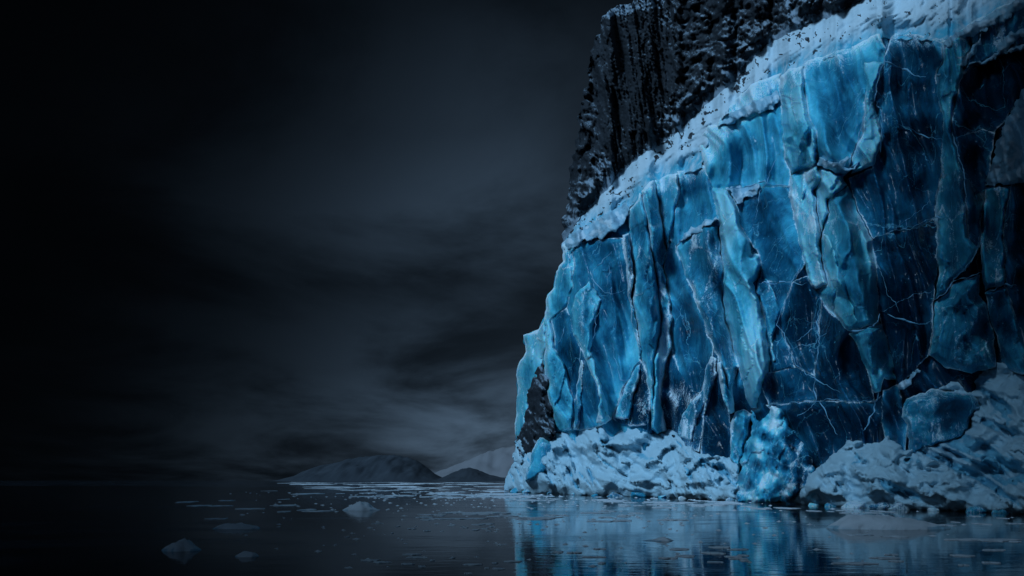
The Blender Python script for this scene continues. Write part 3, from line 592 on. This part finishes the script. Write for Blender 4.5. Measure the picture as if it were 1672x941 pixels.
heap('snow_heap', [(1262, 823), (1296, 806), (1314, 790), (1318, 774), (1336, 764), (1352, 748), (1372, 734), (1382, 722), (1396, 718), (1412, 726), (1434, 722), (1447, 713), (1460, 722), (1474, 737), (1492, 734), (1520, 727), (1550, 721), (1574, 712), (1584, 700), (1588, 684), (1597, 668), (1594, 650), (1560, 642), (1530, 640), (1546, 628), (1556, 614), (1580, 603), (1608, 595), (1630, 590), (1646, 595), (1660, 606), (1690, 616), (1880, 600), (1880, 849), (1672, 841), (1600, 837.5), (1520, 835), (1440, 832), (1372, 829), (1300, 824)],
     631, .9, 1.0, .08, 'big rounded snow heap under the right half of the cliff, holding a clear ice block', 'snow heap')
# glowing blue mound between the heaps
def moundfn(x, y, dl):
    d = Dfoot(x); k = .75
    Y = (d+k*CAMH)/(1-k*(HY-y)/F); Y = np.minimum(Y, d+5.5)-1.0
    g1, g2, r2 = worley(x*.05+fbm(x*.03, y*.03, 2, 5)*.5, y*.03, 651)
    o = (1-np.exp(-dl/12))*2.6+r2*1.3-g1*1.0+fbm(x*.04, y*.03, 5, 652)*.8+ridge(x*.05, y*.02, 3, 653)*.3
    n = fbm(x*.04, y*.03, 4, 654)
    return Y-o*d/75., {'clar_glow': np.clip(.66+n*.5-.35*sm(1255, 1300, x)*sm(690, 720, y), 0, 1), 'frost': np.clip(.22+n*.7+.4*sm(.0, .3, g2-g1)*-1+.3, 0, 1)}
mound = relief('ice_mound', [(1203, 820), (1204, 785), (1214, 735), (1226, 706), (1228, 668), (1238, 690), (1252, 676), (1264, 660), (1276, 667), (1287, 690), (1302, 715), (1322, 742), (1332, 772), (1316, 802), (1292, 816), (1266, 822.5)],
     2.0, moundfn, ICE, None, 4.0, .07, 6.0, (float((1262-CX)/F*Dfoot(1262)), float(Dfoot(1262)), 0), 651)
tag(mound, 'bright turquoise ice mound at the waterline between two snow heaps', 'ice mound')
# loose blocks resting on the heaps
def block(poly, dep, T, cl, fr, seed, label, step=2.0):
    pa = np.array(poly, float); c0 = pa.mean(0); w = np.ptp(pa[:, 0])
    def fn(x, y, dl):
        o = np.minimum(T, -.2*T+dl/(w*.09)*T)
        o2 = T*.85-(x-c0[0]-w*.12)*T/(w*.5)*.6; o3 = T*.8+(x-c0[0]+w*.2)*T/(w*.5)*.9
        H = np.sort(np.stack([o, o2, o3]), 0); e = np.exp(-(H[1]-H[0])/(T*.06))
        n = fbm(x*.02, y*.02, 4, seed)
        Y = dep-H[0]-fbm(x*.04, y*.04, 4, seed+2)*.18
        return Y, {'clar_glow': np.clip(cl+.22*np.exp(-dl/14)+n*.2, 0, 1), 'frost': np.clip(fr+e*.25+.6*np.exp(-dl/3)+n*.35, 0, 1)}
    o = relief('ice_block', poly, step, fn, ICE, None, 3.0, .05, T*2.2, P(float(c0[0]), float(pa[:, 1].max()), dep), seed)
    return tag(o, label, 'ice block')
block([(1474, 660), (1481, 653), (1500, 643), (1519, 636), (1531, 637), (1560, 640), (1586, 644), (1598, 656), (1599, 668), (1590, 686), (1584, 706), (1574, 722), (1525, 738), (1486, 746), (1481, 698), (1474, 683)],
      53.2, 2.0, .5, .3, 671, 'smooth clear teal ice block half sunk in the right snow heap')
block([(880, 712), (896, 716), (908, 728), (920, 738), (923, 748), (914, 762), (902, 768), (890, 776), (872, 782), (856, 786), (862, 760), (870, 735)],
      114, 3.5, .55, .25, 672, 'smooth pale blue ice block embedded in the left end of the long heap')

# angular chunks that have broken off and lie along the waterline
import bmesh
def chunk(px, dy, size, seed):
    r = random.Random(seed); Y = float(Dfoot(px))-dy; c = ((px-CX)/F*Y, Y, r.uniform(-.1, .25)*size)
    bm = bmesh.new()
    for _ in range(14):
        v = Vector((r.gauss(0, 1), r.gauss(0, 1), r.gauss(0, .8))).normalized()*size*r.uniform(.75, 1.1)
        bm.verts.new((v.x*1.3, v.y, v.z*.75))
    h = bmesh.ops.convex_hull(bm, input=bm.verts)
    bmesh.ops.delete(bm, geom=[g for g in h['geom_interior'] if isinstance(g, bmesh.types.BMVert)], context='VERTS')
    bmesh.ops.bevel(bm, geom=bm.edges[:], offset=size*.06, segments=1, affect='EDGES')
    me = bpy.data.meshes.new('ice_chunk'); bm.to_mesh(me); bm.free()
    n = len(me.vertices); cl = r.uniform(.45, .8); fr = r.uniform(.3, .9)
    for k, a in (('clar_glow', cl), ('frost', fr)):
        at = me.attributes.new(k, 'FLOAT', 'POINT'); at.data.foreach_set('value', np.full(n, a, np.float32))
    me.materials.append(ICE)
    o = bpy.data.objects.new('ice_chunk', me); C.objects.link(o); o.location = c
    tag(o, 'angular broken ice chunk lying in the water at the foot of the snow heaps', 'ice chunk', 'loose ice chunks along the cliff foot')
for i, px in enumerate([846, 868, 905, 938, 972, 1008, 1044, 1090, 1122, 1160, 1196, 1232, 1290, 1330, 1352, 1394, 1436, 1475, 1530, 1588, 1630]):
    chunk(px+rnd.uniform(-8, 8), rnd.uniform(-.3, .9), rnd.uniform(.35, 1.0)*(.55+.45*float(Dfoot(px))/75), 500+i)

# ------------------------------------------------------------------ water, floes
WAT, t, b = mat('cold_sea_water')
pos = t.geo()
b.inputs['Base Color'].default_value = (.002, .006, .012, 1)
b.inputs['IOR'].default_value = 1.33; b.inputs['Specular IOR Level'].default_value = .4
fm = t.noise(t.map(pos, (.10, .35, 1)), .5, 6, .62, .8)
film = t.math('MULTIPLY', t.rng(t.math('ADD', fm, t.math('MULTIPLY', t.math('SUBTRACT', t.noise(t.map(pos, (.5, 2.2, 1)), 1.2, 5, .6, .4), .5), .35)), .5, .62), .8)
t.put(b.inputs['Roughness'], t.math('ADD', .03, t.math('MULTIPLY', film, .16)))
t.put(b.inputs['Base Color'], t.mix(t.math('MULTIPLY', film, .2), (.002, .006, .012, 1), (.25, .35, .45, 1)))
rip = t.math('ADD', t.math('MULTIPLY', t.noise(t.map(pos, (.5, 1.6, 1)), 1.6, 4, .55), .6), t.noise(t.map(pos, (.3, 1, 1)), .35, 3, .5))
t.put(b.inputs['Normal'], t.bump(rip, .06, .14))
wo = mesh_obj('sea_water', [(-9000, -300, 0), (9000, -300, 0), (9000, 20000, 0), (-9000, 20000, 0)], [(0, 1, 2, 3)], WAT, None, None, False)
tag(wo, kind='structure')

FLOE = snow_material('floe_snow', (.62, .72, .8), .8, .6)
def floe(name, px, wy, hw, hh, seed, label, cat='ice floe', ratio=.5, prof=None, group=None, mat_=None):
    """A lump of floating ice: waterline centre at bearing px, drop wy; half width and height given as seen."""
    Y = F*CAMH/(wy-HY); W = hw/F*Y; H = hh/F*Y; D = W*ratio
    nr, na = 14, 56
    Fc = []
    r, a = np.meshgrid(1-np.arange(nr+1)/nr, 2*math.pi*np.arange(na)/na, indexing='ij'); r = r.ravel(); a = a.ravel()
    jr = 1+.16*fbm(np.cos(a)*1.4+seed, np.sin(a)*1.4, 4, seed)
    x = np.cos(a)*r*jr; y = np.sin(a)*r*jr
    pr = prof(x) if prof else 1-np.abs(x)**2.2
    e = np.maximum(1-r**2.6, 0)**.55
    z = np.maximum(0, pr)*e*(1+.22*fbm(x*2.3+seed, y*2.3, 4, seed+1))+.05*fbm(x*9, y*9, 3, seed)*e
    V = np.stack([x*W, y*D, np.where(r > .999, -.25*H-.05, z*H-.02)], 1)
    for i in range(nr):
        for k in range(na):
            Fc.append((i*na+k, i*na+(k+1) % na, (i+1)*na+(k+1) % na, (i+1)*na+k))
    V = V+np.array(((px-CX)/F*Y, Y, 0)); Fc.append(tuple(nr*na+k for k in range(na)))
    bare = np.full(len(V), .22)
    bare[V[:, 2] < H*.18] = .6
    o = mesh_obj(name, V, Fc, mat_ or FLOE, None, {'bare': bare}, True, ((px-CX)/F*Y, Y, 0))
    return tag(o, label, cat, group)
floe('ice_floe', 1449, 863, 102, 25, 701, 'long low snow-covered floe nearest the right snow heap', prof=lerp([-1.2, -1, -.85, -.6, -.3, 0, .4, .8, 1, 1.2], [0, .1, .55, 1, .95, .8, .6, .35, .08, 0]), ratio=.35)
floe('ice_floe', 1068, 883, 38, 7, 702, 'small flat floe with a low crest in the middle of the cliff reflection', prof=lerp([-1.1, -.5, 0, .4, .8, 1.1], [0, .15, .35, 1, .5, 0]), ratio=.4)
floe('iceberg', 592, 833, 32, 13, 703, 'pale humped iceberg with a notch, below the distant hills', 'iceberg', prof=lerp([-1.1, -.9, -.3, 0, .3, .6, 1.1], [0, .4, .85, 1, .8, .35, 0]), ratio=.6)
floe('iceberg', 388, 863, 39, 9, 704, 'long flat-topped dim iceberg with three low bumps', 'iceberg', prof=lerp([-1.1, -.8, -.5, -.2, .1, .4, .8, 1.1], [0, .7, 1, .9, .95, .8, .7, 0]), ratio=.5)
floe('iceberg', 295, 899, 34, 20, 705, 'dim peaked iceberg, tallest of the ones in the dark water', 'iceberg', prof=lerp([-1.1, -.85, -.4, .25, .5, .8, 1.1], [0, .4, .62, 1, .7, .35, 0]), ratio=.6)
floe('iceberg', 403, 909, 22, 9, 706, 'small rounded dim iceberg right of the peaked one', 'iceberg', prof=lerp([-1.1, -.8, -.2, .6, 1.1], [0, .6, 1, .9, 0]), ratio=.6)

# thin plates of ice, thickest in the bands where the drift gathers them
PLATE = snow_material('thin_plate_ice', (.66, .76, .84), .5, .3)
def plate(px, wy, hw, seed, ratio):
    Y = F*CAMH/(wy-HY); W = hw/F*Y; D = min(2.6*W, max(.25*W, ratio*4.2*Y*Y/4800)); n = 22
    a = 2*math.pi*np.arange(n)/n
    j = 1+.6*fbm(np.cos(a)*1.3+seed*1.7, np.sin(a)*1.3, 3, seed)
    out = list(zip(np.cos(a)*W*j, np.sin(a)*D*j))
    th = min(.10, .02+.012*W)
    V = [(x, y, -.05) for x, y in out]+[(x, y, th*.6) for x, y in out]+[(x*.93, y*.93, th) for x, y in out]
    Fc = [tuple(range(2*n, 3*n))]
    for k in range(n):
        l = (k+1) % n
        Fc += [(k, l, n+l, n+k), (n+k, n+l, 2*n+l, 2*n+k)]
    V = np.array(V)+np.array(((px-CX)/F*Y, Y, 0))
    o = mesh_obj('ice_plate', V, Fc, PLATE, None, {'bare': np.full(len(V), .35)}, False, ((px-CX)/F*Y, Y, 0))
    tag(o, 'thin flat plate of drifting ice lying level on the dark water', 'ice plate', 'thin ice plates drifting on the water')
bands = [(480, 830, 787.6, 792, 34, 14, 50), (520, 826, 794, 801, 36, 10, 46), (600, 860, 801, 813, 38, 8, 44), (690, 900, 836, 851, 16, 10, 60), (830, 1010, 809, 818, 22, 6, 30),
         (1000, 1230, 817, 830, 26, 8, 40), (880, 1100, 834, 852, 16, 8, 36), (900, 1240, 893, 922, 18, 10, 50), (1230, 1460, 826, 842, 12, 6, 26), (1400, 1672, 872, 886, 8, 16, 70),
         (560, 840, 855, 880, 14, 4, 16), (560, 840, 905, 938, 14, 6, 26), (300, 560, 800, 850, 14, 8, 40), (1380, 1672, 895, 925, 9, 10, 50), (1520, 1672, 842, 862, 6, 6, 24)]
sd = 800
for x0, x1, y0, y1, n, s0, s1 in bands:
    for _ in range(n):
        sd += 1
        wy = rnd.uniform(y0, y1); px = rnd.uniform(x0, x1)
        if wy < foot_y(px)+1.5 and px > 820: wy = float(foot_y(px))+rnd.uniform(2, 9)
        plate(px, wy, rnd.uniform(s0, s1)*rnd.uniform(.4, 1)*.8, sd, rnd.uniform(.25, .6))
# crumbs of brash ice
V = []; Fc = []
for i in range(800):
    px = rnd.triangular(350, 1672, 900); wy = HY+2400/rnd.uniform(16.5, 130)
    if px > 820 and wy < foot_y(px)+1: continue
    Y = F*CAMH/(wy-HY); s = rnd.uniform(.03, .14)*(1+Y/60); x = (px-CX)/F*Y
    n = len(V); k = rnd.randint(4, 6); a0 = rnd.random()*6
    for j in range(k): V.append((x+math.cos(a0+j*2*math.pi/k)*s*rnd.uniform(.7, 1.4), Y+math.sin(a0+j*2*math.pi/k)*s*rnd.uniform(.5, 1), -.02))
    V.append((x, Y, s*.25))
    for j in range(k): Fc.append((n+j, n+(j+1) % k, n+k))
tag(mesh_obj('brash_ice', V, Fc, PLATE, None, {'bare': np.full(len(V), .2)}, False), kind='stuff')

# ------------------------------------------------------------------ far hills
HILL, t, b = mat('far_hillside'); pos = t.geo()
t.put(b.inputs['Base Color'], t.mix(t.rng(t.noise(pos, .006, 7, .65), .45, .65), (.036, .046, .058, 1), (.045, .057, .071, 1)))
b.inputs['Roughness'].default_value = .95; b.inputs['Specular IOR Level'].default_value = .1
def hills(prof, Y, depth, seed, name='hills', m_=None):
    xs = [p[0] for p in prof]; ys = [p[1] for p in prof]
    nx, ny = 160, 30
    Fc = []
    v, px = np.meshgrid(np.arange(ny+1)/ny*2-1, xs[0]+(xs[-1]-xs[0])*np.arange(nx+1)/nx, indexing='ij'); v = v.ravel(); px = px.ravel()
    h = np.maximum(0, HY-np.interp(px, xs, ys))/F*Y
    e = np.maximum(0, 1-np.abs(v))**.8
    V = np.stack([(px-CX)/F*Y, Y+v*depth, h*e*(1+.5*fbm(px*.03, v*2, 5, seed)*(1-e))+h*.05*fbm(px*.08, v*4, 4, seed+2)*e-4], 1)
    for j in range(ny):
        for i in range(nx):
            a = j*(nx+1)+i; Fc.append((a, a+1, a+nx+2, a+nx+1))
    tag(mesh_obj(name, V, Fc, m_ or HILL), kind='structure')
hills([(470, 786), (500, 776), (515, 762), (530, 756), (548, 755), (562, 749), (590, 744), (620, 741), (650, 741), (672, 747), (692, 756), (705, 768), (720, 778), (740, 786)], 3200, 500, 31)
hills([(690, 787), (715, 782), (735, 771), (752, 764), (765, 761), (780, 764), (800, 773), (820, 777), (850, 779), (900, 787)], 2700, 350, 32)
SH, t, b = mat('far_snowfield'); b.inputs['Base Color'].default_value = (.17, .18, .2, 1); b.inputs['Roughness'].default_value = .95
hills([(640, 787), (700, 775), (760, 752), (800, 735), (840, 727), (900, 724), (1000, 715), (1100, 720), (1300, 787)], 6500, 900, 33, 'far_snow_hill', SH)

# ------------------------------------------------------------------ light
scn = bpy.context.scene
SUN = Vector((-.58, -.55, .60)).normalized()
ld = bpy.data.lights.new('sun', 'SUN'); ld.energy = 2.45; ld.angle = math.radians(13); ld.color = (.47, .73, 1.0)
lo = bpy.data.objects.new('sun', ld); C.objects.link(lo)
lo.rotation_euler = SUN.to_track_quat('Z', 'Y').to_euler(); lo.location = (-60, -60, 160)

# unseen cloud added on the sun's side; its edge is shaped to cast the shade
CLD, t, b = mat('shade_cloud'); b.inputs['Base Color'].default_value = (.35, .38, .42, 1); b.inputs['Roughness'].default_value = 1; b.inputs['Specular IOR Level'].default_value = 0
def cloud(poly, seed, z=80):
    q = dense(poly, 5, 7, .03, seed); lo_ = q.min(0); hi_ = q.max(0)
    gx, gy = np.meshgrid(np.arange(lo_[0], hi_[0], 9), np.arange(lo_[1], hi_[1], 9)); p = np.stack([gx.ravel(), gy.ravel()], 1)
    p = p[inside(p, q)]; p = p[seg_dist(p, q) > 4]
    vs, es, fs, *_ = delaunay_2d_cdt([Vector(v) for v in np.concatenate([q, p]).tolist()], [(i, (i+1) % len(q)) for i in range(len(q))], [], 1, 1e-5)
    p2 = np.array([(v.x, v.y) for v in vs]); d = 1-np.exp(-seg_dist(p2, q)/14); n = len(p2)
    n1 = fbm(p2[:, 0]*.02, p2[:, 1]*.02, 4, seed); n2 = ridge(p2[:, 0]*.012, p2[:, 1]*.012, 4, seed+4)
    V = np.concatenate([np.stack([p2[:, 0], p2[:, 1], z-d*(4+n1*4)], 1), np.stack([p2[:, 0], p2[:, 1], z+.5+d*(16+n2*8)], 1)])
    Fc = []; cnt = set()
    for f in fs:
        f = tuple(f); Fc += [tuple(reversed(f)), tuple(v+n for v in f)]
        for k in range(3): cnt.add((f[k], f[(k+1) % 3]))
    for a_, b_ in cnt:
        if (b_, a_) not in cnt: Fc.append((a_, b_, b_+n, a_+n))
    tag(mesh_obj('added_shade_cloud', V, Fc, CLD), kind='structure')
edge_ = [(32, 59.5, 36), (28.5, 58, 21.6), (26, 54.5, 9.7), (24, 43, 2), (20, 25, 0), (12, 20, 0), (7, 25, 0), (6, 34, 0), (4, 41, 0), (-1, 50, 0), (-9, 66, 0), (-22, 118, 0), (-61, 218, 0)]
edge_ = [(x+SUN.x*(80-z)/SUN.z, y+SUN.y*(80-z)/SUN.z) for x, y, z in edge_]
cloud([(-520, -420), (80, -420), (80, 60), (20, 40)]+edge_+[(-240, 215), (-520, 215)], 900)

w = bpy.data.worlds.new('World'); scn.world = w; w.use_nodes = True
t = NT(w.node_tree)
bg = t.n['Background']
sky = t.new('ShaderNodeTexSky', sky_type='NISHITA'); sky.sun_disc = False
sky.sun_elevation = math.asin(SUN.z); sky.sun_rotation = math.atan2(SUN.x, SUN.y)
dv = t.new('ShaderNodeTexCoord').outputs['Generated']
def vdir(px, py): return Vector(((px-CX)/F, 1, (HY-py)/F)).normalized()
x, y, z = t.sep(dv)
# storm cloud: stretched along the horizon, breaking open low down behind the headland and overhead behind the viewer
flat = t.new('ShaderNodeCombineXYZ'); zz = t.math('ADD', t.math('ABSOLUTE', z), .22)
t.put(flat.inputs[0], t.math('DIVIDE', x, zz)); t.put(flat.inputs[1], t.math('DIVIDE', y, zz)); t.put(flat.inputs[2], z)
cl = t.noise(t.map(flat.outputs[0], (1.0, .9, 2.4)), 1.25, 8, .56, .35)
wob = t.math('SUBTRACT', cl, .5)
az = t.math('ADD', t.math('SUBTRACT', t.math('ARCTAN2', x, y), .03), t.math('MULTIPLY', wob, .16))
el = t.math('ADD', t.math('ARCSINE', z), t.math('MULTIPLY', wob, .16))
gap = t.math('EXPONENT', t.math('MULTIPLY', t.math('POWER', t.math('DIVIDE', t.math('ABSOLUTE', az), .17), 1.6), -.62))
lay = t.ramp(t.math('ADD', t.math('DIVIDE', el, 1.0), .1), [(0, (1.8,)*3), (.14, (1.6,)*3), (.27, (.6,)*3), (.36, (.34,)*3), (.46, (.62,)*3), (.56, (.3,)*3), (.70, (.1,)*3), (.9, (.03,)*3)])
g3 = t.vmath('DOT_PRODUCT', dv, tuple(Vector((-.35, -.8, .5)).normalized()), 1)
open3 = t.rng(g3, .2, 1.0)
lum = t.math('MULTIPLY', t.math('MULTIPLY', gap, lay), .034)
lum = t.math('MULTIPLY', lum, t.rng(cl, .33, .67, .3, 1.75))
lum = t.math('ADD', lum, t.math('MULTIPLY', open3, .115))
lum = t.math('ADD', lum, .0005)
hz = t.mix(1.0, sky.outputs[0], sky.outputs[0])
# overcast evens the sky's colour out; keep a part of the clear sky's own hue
ov = t.mix(.9, sky.outputs[0], (4.7, 8.0, 12.5, 1))
sc = t.new('ShaderNodeVectorMath', operation='SCALE'); t.put(sc.inputs[0], ov); t.put(sc.inputs['Scale'], t.math('MULTIPLY', lum, 2.2))
t.put(bg.inputs['Color'], sc.outputs[0]); bg.inputs['Strength'].default_value = .1

# ------------------------------------------------------------------ camera and render
cd = bpy.data.cameras.new('camera'); cam = bpy.data.objects.new('camera', cd); C.objects.link(cam)
cam.location = (0, 0, CAMH); cam.rotation_euler = (math.pi/2, 0, 0)
cd.sensor_width = 36; cd.lens = 36*F/1672; cd.shift_x = 0; cd.shift_y = (HY-470.5)/1672
cd.clip_start = .1; cd.clip_end = 60000
scn.camera = cam
scn.view_settings.view_transform = 'Standard'; scn.view_settings.look = 'None'
scn.view_settings.exposure = 0; scn.view_settings.gamma = 1
scn.render.engine = 'CYCLES'
scn.cycles.use_denoising = True
scn.cycles.max_bounces = 6; scn.cycles.diffuse_bounces = 3; scn.cycles.glossy_bounces = 3
